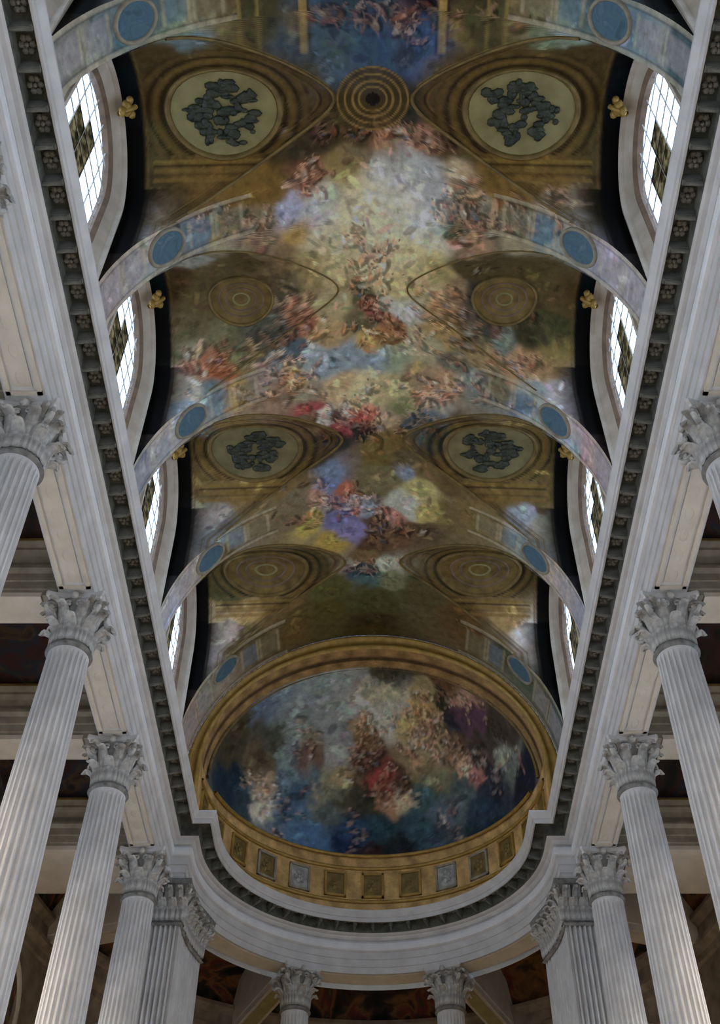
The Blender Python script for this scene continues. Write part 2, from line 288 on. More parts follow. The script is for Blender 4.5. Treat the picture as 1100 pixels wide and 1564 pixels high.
# ---------------------------------------------------------------- fresco painting (paint lies on the vault, in vault coordinates)
R, ZC = 4.65, 15.5
PR, PZ, PK = 1.58, 18.5, .05
DY, DR, DZ, DH = 22.98, 4.25, 16.0, 3.65
VAULT_K, DOME_K, SAT = 2.7*np.array((1.04, 1.0, .92)), 4.5*np.array((1.0, 1.0, 1.0)), .95

def read_samples(t):
    rows = [e.split(',') for e in t.split(';') if e]
    c = np.array([[int(a[0]), int(a[1]), int(a[2])] for a in rows])/100.
    col = np.array([lin(a[3]) for a in rows]); r = np.array([int(a[4]) for a in rows])/100.
    return c, r, col
def read_figures(t):
    return [[int(x)/100. for x in e.split(',')[:5]]+[int(e.split(',')[5])] for e in t.split(';') if e]
VS = read_samples(VAULT_PAINT); DS = read_samples(DOME_PAINT)

def base_colour(co, samples, k=1.4, wa=1.0):
    c, r, col = samples
    w_ = co.copy()                                             # ragged, brushy borders between colours
    for f, a in ((2.3, .10), (5.1, .055), (11.0, .03)):
        w_ = w_+wa*a*np.stack([np.sin(f*co[:, 1]+1.7*f*co[:, 2]+f)*np.cos(f*co[:, 0]*.8), np.sin(f*co[:, 0]+2.1)*np.cos(f*co[:, 1]*1.3+f*co[:, 2]), np.sin(f*co[:, 0]*1.2-f*co[:, 1]*.7)*.6], 1)
    co = w_
    out = np.zeros((len(co), 3))
    for i in range(0, len(co), 3000):
        d2 = ((co[i:i+3000, None, :]-c[None])**2).sum(2)
        w = np.exp(-d2/(k*r)**2)+2e-3/(d2+.02)**2*(r**2)
        out[i:i+3000] = (w@col)/w.sum(1)[:, None]
    return out
def vault_point(x, y):
    x = max(-4.6, min(4.6, x))
    z = ZC+math.sqrt(R*R-x*x)
    for c in BC:
        d = abs(y-c)
        if d < PR: z = max(z, PZ+math.sqrt(PR*PR-d*d)-PK*(abs(x)-1))
    return np.array((x, y, z))
def vault_normal(p):
    e = .02; x, y = p[0], p[1]
    gx = (vault_point(x+e, y)[2]-vault_point(x-e, y)[2])/(2*e); gy = (vault_point(x, y+e)[2]-vault_point(x, y-e)[2])/(2*e)
    v = np.array((-max(-6, min(6, gx)), -max(-6, min(6, gy)), 1.)); return v/np.linalg.norm(v)
def dome_project(p):
    q = (p-np.array((0, DY, DZ)))/np.array((DR, DR, DH)); q = q/np.linalg.norm(q)
    return q*np.array((DR, DR, DH))+np.array((0, DY, DZ))
def dome_normal(p):
    v = (p-np.array((0, DY, DZ)))/np.array((DR*DR, DR*DR, DH*DH)); return v/np.linalg.norm(v)

def make_strokes(samples, figures, project, normal, seed, n_free, big):
    rng = np.random.default_rng(seed)
    c, r, col = samples; S_ = []
    def tangent(p, a):
        n = normal(p); u = np.cross(n, (0, 1, 0)) if abs(n[1]) < .9 else np.cross(n, (1, 0, 0))
        u /= np.linalg.norm(u); w = np.cross(n, u)
        return u*math.cos(a)+w*math.sin(a), u, w
    def stroke(p, a, la, lb, colr, al):
        t, _, _ = tangent(p, a)
        S_.append((p, t, la, lb, np.clip(colr, .002, 1), al))
    for _ in range(n_free):                                    # loose brush work everywhere
        k = rng.integers(len(c)); p = c[k]+rng.normal(0, 1, 3)*r[k]*.9
        p = project(p); b = base_colour(p[None], samples)[0]
        f = math.exp(rng.normal(0, .32)); tint = 1+rng.normal(0, .10, 3)
        g = big if rng.random() < .4 else 1.0; stroke(p, rng.uniform(0, PI), g*rng.uniform(.04, .15), g*rng.uniform(.02, .055), b*f*tint, rng.uniform(.4, .85))
    drape = [lin(h) for h in ('6a2f28', '7d4a2e', '3c4c60', '8a7450', '4a3a2c', '6e6a62', '5d3a3c', '39473c', '8d8a80', '6b4420')]
    flesh = [lin(h) for h in ('97755e', '8a6650', 'a5876e', '7d5c48')]
    for (x, y, z, su, sv, n) in figures:                       # small reclining and flying figures
        for _ in range(max(3, int(n/2.4))):
            p = np.array((x, y, z)); t, u, w = tangent(project(p), 0)
            p = project(p+u*rng.normal(0, su*.6)+w*rng.normal(0, sv*.6))
            b = base_colour(p[None], samples)[0]; lum = b.mean()
            g = lum/.10; g = .42+.42*min(1.6, g)
            a = rng.uniform(0, PI); k = rng.uniform(.5, 1.05)
            t, u, w = tangent(p, a); s = np.cross(normal(p), t)
            stroke(project(p+s*.07*k), a+.2, .20*k, .09*k, b*.38, .75)
            dc = .55*np.array(drape[rng.integers(len(drape))])*g+.45*b
            stroke(p, a, .15*k, .075*k, dc, .9)
            stroke(project(p+t*.03*k+s*.02), a+rng.normal(0, .3), .10*k, .03*k, dc*1.6, .7)
            fc = .5*np.array(flesh[rng.integers(len(flesh))])*g+.55*b
            q = project(p+t*.13*k); stroke(q, a, .075*k, .045*k, fc, .95)
            stroke(project(q+t*.10*k+s*rng.normal(0, .02)), a, .034*k, .030*k, fc*1.1, 1)
            stroke(project(q+t*.125*k), a, .03*k, .022*k, fc*.25, .8)
            for _l in range(3):
                aa = a+rng.normal(0, 1.0); tl, _, _ = tangent(p, aa); sg = rng.choice((-1, 1))
                stroke(project(p+tl*sg*.15*k), aa, .10*k, .022*k, fc*rng.uniform(.7, 1.1), .9)
    return S_
def lay_paint(co, col, strokes):
    order = np.argsort(co[:, 1]); ys = co[order, 1]
    for p, t, la, lb, c, al in strokes:
        i0, i1 = np.searchsorted(ys, (p[1]-la, p[1]+la))
        if i0 == i1: continue
        idx = order[i0:i1]; d = co[idx]-p
        m = (np.abs(d[:, 0]) < la) & (np.abs(d[:, 2]) < la)
        if not m.any(): continue
        idx = idx[m]; d = d[m]; a = d@t; b2 = np.maximum((d*d).sum(1)-a*a, 0)
        e = (a/la)**2+b2/(lb*lb)
        w = np.clip((1.15-e)/.5, 0, 1)[:, None]*al
        col[idx] = col[idx]*(1-w)+c*w
def set_colour(o, col, con=.28, sat=1.0):
    me = o.data; at = me.color_attributes.new('Col', 'FLOAT_COLOR', 'POINT')
    lum = (col@np.array((.3, .5, .2)))[:, None]; col = (lum+(col-lum)*SAT*sat)*np.clip(lum/.26, .02, 3)**con
    a = np.ones((len(me.vertices), 4), dtype=np.float32); a[:, :3] = np.clip(col, .002, .9)
    at.data.foreach_set('color', a.ravel())
def coords(o):
    a = np.empty(len(o.data.vertices)*3); o.data.vertices.foreach_get('co', a); return a.reshape(-1, 3)
V_STROKES = make_strokes(VS, read_figures(VAULT_FIGURES), lambda p: vault_point(p[0], p[1]), vault_normal, 3, 6000, 1.6)
D_STROKES = make_strokes(DS, read_figures(DOME_FIGURES), dome_project, dome_normal, 5, 3600, 2.4)

def blend(col, mask, c, k=1.0, w=1.0):
    mask = np.asarray(mask, float)[:, None]*w
    return col*(1-mask)+np.array(lin(c))*k*mask
def band(x, a, b, soft=.02): return np.clip((x-a)/soft, 0, 1)*np.clip((b-x)/soft, 0, 1)

# ---------------------------------------------------------------- the vault
ceiling = empty('ceiling', (0, 0, 0), 'structure')
def groin_x(y, yc):
    """plan x where the lunette of bay yc meets the barrel, at plan y"""
    d = abs(y-yc); lo, hi = 0., R-1e-4
    if d >= PR: d = PR-1e-6
    zp = lambda x: PZ+math.sqrt(PR*PR-d*d)-PK*(x-1)
    zm = lambda x: ZC+math.sqrt(R*R-x*x)
    if zp(lo) > zm(lo): return 0.
    for _ in range(40):
        m = (lo+hi)/2
        if zm(m) > zp(m): lo = m
        else: hi = m
    return lo
OVALS = {2: (.98, .74, 'figure'), 3: (.62, .50, 'rings'), 4: (1.0, .70, 'figure'), 5: (.98, .66, 'rings'), 1: (.98, .74, 'figure'), 0: (.98, .74, 'figure')}
SHELL_Y = BC[2]+.02
for b, yc in enumerate(BC):
    fine = b >= 1
    ny, nt = (96, 260) if fine else (20, 40)
    rows = []
    for i in range(ny+1):
        y = yc-PR+2*PR*i/ny
        g = groin_x(min(max(y, yc-PR+1e-4), yc+PR-1e-4), yc); a = math.asin(g/R)
        rows.append([(R*math.sin(a*(2*j/nt-1)), y, ZC+R*math.cos(a*(2*j/nt-1))) for j in range(nt+1)])
    o = MB().grid(rows).build('vault_web', FRESCO, ceiling, True)
    co = coords(o); col = base_colour(co, VS)*1.0
    lay_paint(co, col, V_STROKES)
    gx = np.array([groin_x(y, yc) for y in co[:, 1]])
    e = gx-np.abs(co[:, 0])
    if b != 3: col = blend(col, band(e, -.1, .10, .03)*(np.abs(co[:, 0]) > .8), '5d4c2c', 1, .7)
    if b == 2:                                              # painted shell niche at the crown
        rr = np.hypot(co[:, 0]/.68, (co[:, 1]-SHELL_Y)/.60)
        col = blend(col, rr < 1, '3a2f19', 1, .8)
        for q, (r0, r1) in enumerate(((.92, 1.0), (.72, .80), (.50, .60), (.34, .42))): col = blend(col, band(rr, r0, r1, .03), '6a572f', 1, .8)
        col = blend(col, rr < .2, '161613', 1, .9)
    rib = lambda x0, x1: band(np.abs(co[:, 0]), x0, x1, .02)*band(co[:, 1], 5.5, 6.95, .05)
    if b in (1, 2):
        for x0, x1, c_ in ((1.10, 1.15, '1f190c'), (1.15, 1.30, '7a6632'), (1.30, 1.34, '1f190c'), (1.95, 2.02, '6a5a30'), (2.25, 2.33, '6a5a30')): col = blend(col, rib(x0, x1), c_, 1, .5)
    set_colour(o, col*VAULT_K)
    for s in (-1, 1):                                       # the lunette that opens to each window
        npf, nx = (320, 84) if fine else (24, 10)
        rows = []; L1 = PZ-14.2; LT = 2*L1+PI*PR
        for i in range(npf+1):
            q = LT*i/npf
            if q < L1: dy, z = -PR, 14.2+q
            elif q < L1+PI*PR: an = (q-L1)/PR; dy, z = -PR*math.cos(an), PZ+PR*math.sin(an)
            else: dy, z = PR, PZ-(q-L1-PI*PR)
            if z > PZ-.001: g = groin_x(yc+dy, yc)
            else: g = math.sqrt(max(0, R*R-max(0, z+.0-ZC)**2)) if z > ZC else R
            g = min(g, 4.62); g0 = g; g = max(0, g-.04) if z > PZ else g
            row = []
            for j in range(nx+1):
                x = g+(4.62-g)*j/nx
                k = min(1, max(0, (z-17.6)/.9))
                row.append((s*x, yc+dy, z-PK*(max(x, g0)-1)*k-(.012 if x < g0-.001 else 0)))
            rows.append(row)
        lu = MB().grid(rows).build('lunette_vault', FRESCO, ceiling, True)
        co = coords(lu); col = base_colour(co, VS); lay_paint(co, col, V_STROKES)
        X = np.abs(co[:, 0]); Y = co[:, 1]-yc; Z = co[:, 2]
        ax, ay, kind = OVALS[b]; oy = .16
        e = np.hypot((X-2.75)/ax, (Y-oy)/ay); top = Z > 18.9
        if fine:
            gxx = np.array([groin_x(min(max(y, yc-PR+1e-4), yc+PR-1e-4), yc) for y in co[:, 1]]); eg = (X-gxx)
            if b != 3:
                for r0, r1, c_, w in ((-.1, .05, '544527', .75), (.05, .09, '1f160b', .7), (.09, .22, '46351b', .7), (.22, .26, '241a0d', .7), (.26, .33, '524122', .7), (.33, .36, '1f160b', .6)):
                    col = blend(col, band(eg, r0, r1, .02)*(Z > 17.4)*(X < 4.1), c_, 1, w)
            for r0, r1, c_, w in () if b == 3 else ((1.12, 1.22, '1b1308', .8), (1.23, 1.36, '54421c', .7), (1.37, 1.47, '21170a', .75), (1.48, 1.60, '4a3a1c', .6), (1.60, 1.66, '21170a', .5)):
                col = blend(col, band(e, r0, r1, .04)*top*(Y < .9), c_, 1, w)
            if b in (2, 4, 5):                              # painted entablature across the far flank
                for r0, r1, c_, w in ((.96, 1.02, '62501f', .65), (1.03, 1.07, '2b1d0c', .7), (1.08, 1.15, '5a4721', .65), (1.16, 1.19, '3a2810', .7), (1.20, 1.27, '624a22', .6)):
                    col = blend(col, band(Y, r0, r1, .015)*(X > 1.6)*(X < 4.1), c_, 1, w)
        # dark painted border round the window arch and down both flanks
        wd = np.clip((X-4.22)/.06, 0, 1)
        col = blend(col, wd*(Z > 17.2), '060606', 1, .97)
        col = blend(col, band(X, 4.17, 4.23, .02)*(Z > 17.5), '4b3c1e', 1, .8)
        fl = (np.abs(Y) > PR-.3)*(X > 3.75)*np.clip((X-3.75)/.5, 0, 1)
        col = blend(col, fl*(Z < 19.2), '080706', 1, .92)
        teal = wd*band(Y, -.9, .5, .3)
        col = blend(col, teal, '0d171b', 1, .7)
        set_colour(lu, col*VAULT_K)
        if not fine: continue
        # oval frame and panel, standing proud of the lunette
        zz = lambda x, y: PZ+math.sqrt(max(0, PR*PR-(y-yc)**2))-PK*(x-1)
        def ring(r0, r1, drop, n=48, cx=2.75):
            m = MB(); rows = [[], [], [], [], []]
            for k in range(n):
                a = 2*PI*k/n; ca, sa = math.cos(a), math.sin(a)
                for q, (rr, dz) in enumerate(((r0, 0), (r0+.02, drop), ((r0+r1)/2, drop*1.7), (r1-.02, drop), (r1, 0))):
                    x = cx+ax*rr*ca; y = yc+oy+ay*rr*sa; rows[q].append((s*x, y, zz(x, y)-dz))
            m.grid(rows, True); return m
        ring(1.0, 1.12, .045).build('oval_frame', GOLD_D, lu, True)
        rows = []
        for q in range(7):
            rr = max(.001, 1.0*q/6); rows.append([])
            for k in range(32):
                a = 2*PI*k/32; x = 2.75+ax*rr*math.cos(a); y = yc+oy+ay*rr*math.sin(a)
                rows[-1].append((s*x, y, zz(x, y)-.012))
        if kind == 'figure':
            MB().grid(rows, True).build('oval_panel', OVALGROUND if b < 3 else OVALGROUND_D, lu, True)
            rng = random.Random(11*b+s); m = MB()
            lobes = [(0, 0, .26), (.26, -.12, .18), (-.3, -.1, .2), (.1, -.4, .17), (-.08, .36, .2), (-.42, .22, .14), (.4, .24, .16), (.28, .45, .12), (-.2, .58, .12), (-.5, -.28, .12), (.52, .02, .12), (-.12, -.5, .12)]
            for (lx, ly, lr) in lobes:
                for _ in range(9):
                    qx, qy = lx+rng.gauss(0, lr*.55), 1.2*ly+rng.gauss(0, lr*.6)
                    if qx*qx+qy*qy > .66: continue
                    x = 2.75+ax*qx; y = yc+oy+ay*qy
                    m.blob((s*x, y, zz(x, y)-.03), rng.uniform(.05, .15)*ax, rng.uniform(.04, .11), .05, 7, 4)
            m.build('grisaille_figures', GRISAILLE, lu, True)
        else:
            MB().grid(rows, True).build('oval_panel', GOLD_D, lu, True)
            for r0 in (.22, .46, .70): ring(r0, r0+.09, .03, 32).build('oval_rib', OVALGROUND if r0 < .3 else BROWNRIM, lu, True)
        for q, (d0, d1) in enumerate(((1.02, 1.08),)):      # thin gilt fillet along the groin
            pts = []
            for k in range(40):
                y = yc-PR*.985+2*PR*.985*k/39; x = groin_x(y, yc); pts.append((s*x, y, ZC+math.sqrt(R*R-x*x)-.01))
            MB().tube(pts, .03 if b != 3 else .018, 6).build('groin_fillet', GOLD_D, lu, True)
# transverse bands between the lunettes
edges = [(-3.2, BC[0]-PR)]+[(BC[i]+PR, BC[i+1]-PR) for i in range(5)]+[(BC[5]+PR, 22.62)]
for b, (ya, yb) in enumerate(edges):
    fine = b >= 2
    nt, ny = (480, 26) if fine else (60, 4)
    rows = []; arc = PI/2*R; H = ZC-14.2; LT = 2*(arc+H)
    for j in range(nt+1):
        q = LT*j/nt-(arc+H); sgn = -1 if q < 0 else 1; aq = abs(q)
        if aq > arc: x, z = R, ZC-(aq-arc)
        else: x, z = R*math.sin(aq/R), ZC+R*math.cos(aq/R)
        rows.append([(sgn*x, ya+(yb-ya)*i/ny, z) for i in range(ny+1)])
    o = MB().grid(rows).build('transverse_band', FRESCO, ceiling, True)
    co = coords(o); col = base_colour(co, VS); lay_paint(co, col, V_STROKES)
    X = np.abs(co[:, 0]); t = (co[:, 1]-ya)/(yb-ya); Z = co[:, 2]
    g_ = col.mean(1)[:, None]*np.array((1.02, 1.0, .97)); k_ = np.clip((17.6-Z)/.6, 0, 1)[:, None]*.55; col = col*(1-k_)+g_*k_
    if b == 2:
        for x0, x1, c_ in ((1.10, 1.15, '1f190c'), (1.15, 1.30, '7a6632'), (1.30, 1.34, '1f190c'), (1.95, 2.02, '6a5a30'), (2.25, 2.33, '6a5a30')): col = blend(col, band(X, x0, x1, .02), c_, 1, .75)
    if fine:
        lo = X > 2.3
        col = blend(col, (band(t, -.1, .10, .03)+band(t, .90, 1.1, .03))*lo, '77705f', 1, .6)
        col = blend(col, (band(t, .10, .14, .02)+band(t, .86, .90, .02))*lo, '33302a', 1, .55)
        ang = np.degrees(np.arctan2(X, Z-ZC))
        for a0, a1, c_ in ((62.5, 70, '6a6668'), (41, 47, '4d5c66'), (72, 90, '6c686a'), (33, 39.5, '585443')):
            w = band(ang, a0, a1, .6)*band(t, .2, .8, .05)*(X > 2.3)
            col = blend(col, w, c_, 1, .55)
            edge = (band(ang, a0-.8, a0+.3, .2)+band(ang, a1-.3, a1+.8, .2))*band(t, .16, .84, .05)
            col = blend(col, edge, '7a7360', 1, .5)
    set_colour(o, col*VAULT_K)
    if not fine: continue
    ym = (ya+yb)/2 if b < 6 else COLY[4]
    for s in (-1, 1):
        a0 = math.asin(3.80/R)
        def P(u, v, off): a = a0+u/R; r = R-off; return (s*r*math.sin(a), ym+v, ZC+r*math.cos(a))
        rows = [[P(.42*q/5*math.cos(2*PI*k/28), .29*q/5*math.sin(2*PI*k/28), .015) for k in range(28)] for q in range(6)]
        MB().grid(rows, True).build('medallion_panel', MEDALBLUE, o, True)
        rows = [[P((.42+d)*math.cos(2*PI*k/28), (.29+d)*math.sin(2*PI*k/28), h) for k in range(28)] for d, h in ((-.01, 0), (0, .04), (.03, .06), (.06, .04), (.07, 0))]
        MB().grid(rows, True).build('medallion_frame', MEDALRIM, o, True)

# ---------------------------------------------------------------- apse half dome
def dome_z(x): return DZ+DH*math.sqrt(max(0, 1-(x/DR)**2))
apse = empty('ceiling_apse', (0, 0, 0), 'structure')
rows = []
NA, NT = 150, 150
for i in range(NT+1):                                       # from drum foot up over the shell, meridian rows round a half circle
    u = i/NT
    if u < .28: z, r = 14.2+(DZ-14.2)*u/.28, DR
    else: a = (u-.28)/.72*PI/2; z, r = DZ+DH*math.sin(a), (DR*math.cos(a) if i < NT else 0.)
    row = []
    for k in range(NA+1):
        t = PI*k/NA; row.append((-r*math.cos(t), DY+r*math.sin(t), z))
    row = [(row[0][0], 22.62+(DY-22.62)*q/6, z) for q in range(6)]+row+[(row[-1][0], DY+(22.62-DY)*q/6, z) for q in range(1, 7)]
    rows.append(row)
dome = MB().grid(rows).build('half_dome', FRESCO, apse, True)
co = coords(dome); col = base_colour(co, DS, 1.8, 2.2); lay_paint(co, col, D_STROKES)
Yf = 23.38
ew = np.maximum(np.clip((Yf-co[:, 1])/.03, 0, 1), np.clip((16.08-co[:, 2])/.03, 0, 1))
gcol = np.tile(np.array(lin('5a431c')), (len(co), 1))
gcol = blend(gcol, band(co[:, 1], 22.9, 23.12, .05)*(co[:, 2] > 16.1), '2c1f0e', 1, .9)
gcol = blend(gcol, (co[:, 2] < 16.08), '6a5122', 1, .8)
rng = np.random.default_rng(2)
gcol *= (1+.25*np.sin(co[:, :1]*9+co[:, 2:]*5)*np.cos(co[:, 1:2]*8))
col = col*(1-ew[:, None])+gcol*ew[:, None]
set_colour(dome, col*DOME_K, .14, .80)
# gilded arch face in front of the half dome, with rolls
rows = []
for q, (k, yy) in enumerate(((0, 22.62), (.12, 22.56), (.3, 22.54), (.32, 22.60), (.7, 22.64), (.72, 22.56), (.9, 22.56), (1, 22.62))):
    row = []
    for j in range(97):
        t = -1+2*j/96
        a = t*(PI/2+.28)
        if abs(a) > PI/2: h = (abs(a)-PI/2)/.28; sg = 1 if a > 0 else -1; po = (sg*R, ZC-1.3*h); pi_ = (sg*DR, DZ-1.8*h)
        else: po = (R*math.sin(a), ZC+R*math.cos(a)); pi_ = (DR*math.sin(a), DZ+DH*math.cos(a))
        row.append((po[0]+(pi_[0]-po[0])*k, yy, po[1]+(pi_[1]-po[1])*k))
    rows.append(row)
MB().grid(rows).build('gilded_arch', GOLD, apse, True)
pts = [(DR*.985*math.cos(PI*k/60)*-1, DY+DR*.985*math.sin(PI*k/60), 16.08) for k in range(5, 56)]
MB().tube(pts, .05, 8).build('painting_frame_moulding', GOLD, apse, True)
x0 = abs(pts[0][0])
pts = []
for k in range(49):
    a = PI*k/48; dyf = Yf+.06-DY; rr = math.sqrt(DR*DR-dyf*dyf)*.99; hh = DH*math.sqrt(1-(dyf/DR)**2)*.99
    pts.append((-rr*math.cos(a), Yf+.06, 16.08+hh*math.sin(a)))
MB().tube(pts, .045, 8).build('painting_frame_moulding', GOLD_D, apse, True)
for z_, r_ in ((14.75, .05), (15.72, .05)):
    pts = [(-(DR-.02)*math.cos(PI*k/60), DY+(DR-.02)*math.sin(PI*k/60), z_) for k in range(61)]
    MB().tube(pts, r_, 6).build('drum_moulding', GOLD, apse, True)
for k in range(13):                                          # framed squares round the gilded drum
    t = PI*(k+.5)/13
    m = MB(); w, h, fr = .30, .36, .06
    for (y0, y1, z0, z1) in ((-w, w, -h, -h+fr), (-w, w, h-fr, h), (-w, -w+fr, -h, h), (w-fr, w, -h, h)): m.box(-.05, .02, y0, y1, z0, z1)
    fo = obj('drum_panel', m.mesh('drum_panel', MEDALRIM if k in (4, 8, 3, 9) else GOLD), apse, None, (-(DR-.02)*math.cos(t), DY+(DR-.02)*math.sin(t), 15.22), PI-t)
    m = MB(); m.box(-.012, .01, -.24, .24, -.30, .30)
    for q in range(5): m.blob((-.02, .10*math.cos(q*1.256), .13*math.sin(q*1.256)), .03, .07, .08, 6, 4)
    m.blob((-.03, 0, 0), .04, .06, .06, 6, 4)
    obj('drum_ornament', m.mesh('drum_ornament', GOLD_D if k not in (4, 8) else CARVED), fo)
# ---------------------------------------------------------------- entablature: nave sides and apse ring
ZS = 12.82; XF = 4.696; RF = 4.279; YB = 22.65
arc_pts = [(-RF*math.cos(PI*k/72), DY+RF*math.sin(PI*k/72)) for k in range(73)]
PATH = [(-XF, -3.2)]+[(-XF, -3.2+i*(YB+3.2)/10) for i in range(1, 11)]+[(-RF, YB)]+arc_pts+[(RF, YB)]+[(XF, YB-i*(YB+3.2)/10) for i in range(0, 11)]
NRM = []
for i, p in enumerate(PATH):
    def nrm(a, b):
        d = Vector((b[0]-a[0], b[1]-a[1])).normalized(); return Vector((d.y, -d.x))
    n1 = nrm(PATH[i-1], p) if i > 0 else None
    n2 = nrm(p, PATH[i+1]) if i < len(PATH)-1 else None
    n1 = n1 or n2; n2 = n2 or n1
    m = (n1+n2).normalized(); NRM.append(m/max(.3, m.dot(n1)))
def sweep(i0, i1, prof):
    rows = []
    for d, z in prof: rows.append([(PATH[i][0]+NRM[i].x*d, PATH[i][1]+NRM[i].y*d, z) for i in range(i0, i1+1)])
    return MB().grid(rows)
PROF = {
 'architrave': ([(-.608, 14.2), (-.608, ZS), (0, ZS), (0, 12.98), (.028, 12.99), (.028, 13.17), (.056, 13.18), (.056, 13.35), (.075, 13.36), (.09, 13.38)], STONE),
 'frieze': ([(.09, 13.38), (.12, 13.39), (.135, 13.43), (.14, 13.50), (.125, 13.57), (.05, 13.58)], STONE_LIT),
 'bed_moulding': ([(.05, 13.58), (.05, 13.59), (.06, 13.64), (.11, 13.66), (.15, 13.70), (.16, 13.73), (.22, 13.75), (.26, 13.78)], STONE),
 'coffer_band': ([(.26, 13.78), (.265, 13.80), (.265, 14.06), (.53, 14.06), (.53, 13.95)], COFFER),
 'corona': ([(.53, 13.95), (.545, 13.92), (.575, 13.92), (.575, 14.02), (.60, 14.03), (.615, 14.07), (.65, 14.12), (.67, 14.15), (.67, 14.2), (-.35, 14.24)], STONE),
}
iL, iR = 11, 11+74
trims = [empty('trim_1', kind='structure'), empty('trim_2', kind='structure'), empty('trim_3', kind='structure')]
for t, (a, b) in zip(trims, ((0, 11), (len(PATH)-12, len(PATH)-1), (11, len(PATH)-12))):
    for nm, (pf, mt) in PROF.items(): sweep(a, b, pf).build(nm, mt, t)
sweep(13, len(PATH)-14, [(-.57, ZS-.012), (-.53, ZS-.022), (-.08, ZS-.022), (-.04, ZS-.012)]).build('soffit_panel', STONE_C, trims[2])
# modillions and rosettes
MODM = mat_noise('shaded_modillion_stone', (.10, .105, .09), (.20, .20, .175), 5, .7)  # darkened stone, cornice shade put into the colour
m = MB()
m.box(.25, .53, -.04, .04, 13.88, 14.06); m.box(.25, .50, -.03, .03, 13.85, 13.89)
m.tube([(.27, 0, 13.84), (.33, 0, 13.835), (.42, 0, 13.86), (.49, 0, 13.875)], .03, 6)
MOD = m.mesh('modillion', MODM)
m = MB(); m.blob((.385, 0, 14.02), .035, .035, .04, 6, 4)
for k in range(6): m.blob((.385+.07*math.cos(k*PI/3), .09*math.sin(k*PI/3), 14.035), .05, .05, .03, 6, 4)
ROS = m.mesh('rosette', ROSETTE)
def along(t, x, y, rz, step, ry=None):
    obj('modillion', MOD, t, None, (x, y, 0), rz)
n = int((YB-.7+3.2)/.5)
for i in range(n):
    y = -3.0+.5*i
    if y < 1.5: continue
    for t, x, rz, s in ((trims[0], -XF, 0, 1), (trims[1], XF, PI, -1)):
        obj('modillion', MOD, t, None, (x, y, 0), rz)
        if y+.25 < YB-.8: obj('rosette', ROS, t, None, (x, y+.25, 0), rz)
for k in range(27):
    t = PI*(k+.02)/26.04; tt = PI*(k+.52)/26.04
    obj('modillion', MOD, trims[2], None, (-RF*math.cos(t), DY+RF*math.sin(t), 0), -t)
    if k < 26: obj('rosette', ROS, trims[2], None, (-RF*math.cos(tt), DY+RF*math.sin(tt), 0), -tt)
# soffit panels of the architrave between the columns
for s, t in ((-1, trims[0]), (1, trims[1])):
    for k in range(len(COLY)):
        ya = COLY[k]+.55; yb = (COLY[k+1] if k < 4 else YB+.3)-.55
        if yb-ya < .6: continue
        m = MB(); x0, x1 = 4.74, 5.26
        m.box(s*x0, s*(x0+.07), ya, yb, ZS-.035, ZS+.01); m.box(s*(x1-.07), s*x1, ya, yb, ZS-.035, ZS+.01)
        m.box(s*x0, s*x1, ya, ya+.07, ZS-.035, ZS+.01); m.box(s*x0, s*x1, yb-.07, yb, ZS-.035, ZS+.01)
        p = m.build('soffit_panel', STONE_C, t)
        m = MB(); q = int((yb-ya-.3)/.42)
        m.box(s*(x0+.12), s*(x1-.12), ya+.14, yb-.14, ZS-.012, ZS+.01)
        for i in range(q):
            y = ya+.3+(yb-ya-.6)*i/max(1, q-1)
            m.blob((s*5.0, y, ZS-.010), .08, .15, .014, 8, 4)
        m.build('soffit_carving', STONE_C, p)

# ---------------------------------------------------------------- columns
ZN = 11.85; ZB = 4.0
def shaft_mesh():
    m = MB(); rows = []
    zs = [4.62, 4.66, 4.8, 6.0, 7.5, 9.0, 10.5, 11.6, 11.72, 11.76]
    for z in zs:
        f = (z-4.62)/(11.76-4.62); r = .405-.070*f**1.6
        dep = .055 if 4.7 < z < 11.7 else 0
        row = []
        for k in range(24):
            for q, d in ((0, 0), (.22, 0), (.36, .7), (.61, 1), (.86, .7)):
                a = 2*PI*(k+q)/24; rr = r-dep*d*.75; row.append((rr*math.cos(a), rr*math.sin(a), z))
        rows.append(row)
    m.grid(rows, True)
    return m.mesh('shaft', STONE)
SHAFT = shaft_mesh()
m = MB(); m.box(-.56, .56, -.56, .56, 4.0, 4.2); m.lathe([(.54, 4.2), (.56, 4.26), (.54, 4.32), (.47, 4.34), (.45, 4.40), (.47, 4.44), (.50, 4.48), (.47, 4.53), (.43, 4.55), (.43, 4.62)], 32)
BASE = m.mesh('base', STONE)
m = MB(); m.lathe([(.33, 11.74), (.37, 11.76), (.39, 11.79), (.37, 11.83), (.335, 11.845), (.325, 11.86), (.33, 12.2), (.36, 12.5), (.44, 12.66), (.46, 12.69)], 32)
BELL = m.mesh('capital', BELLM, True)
def leaf_mesh(h, w, r0, curl, name):
    m = MB(); rows = []
    prof = [(0, .0), (.012, .25), (.02, .5), (.05, .74), (.11, .92), (.17+curl, 1.0), (.21+curl, .97), (.225+curl, .90)]
    wd = [.85, .95, 1.0, .95, .85, .70, .5, .2]
    for (x, t), ww in zip(prof, wd):
        row = []
        for j in range(7):
            u = (j-3)/3; lobe = 1+.12*(1 if (j % 2) else -1)
            row.append((r0+x+.03-.035*u*u+.012*(1 if j == 3 else 0), w*.5*u*ww*(lobe if abs(u) > .9 else 1), h*t+(.015 if abs(u) == 1 else 0)))
        rows.append(row)
    back = [[(x-.03, y*.96, z-.012) for x, y, z in r] for r in rows]
    m.grid(rows); m.grid(back[::-1])
    for j in (0, 6): m.grid([[r[j] for r in rows], [r[j] for r in back]])
    m.grid([rows[-1], back[-1]])
    return m.mesh(name, CARVED)
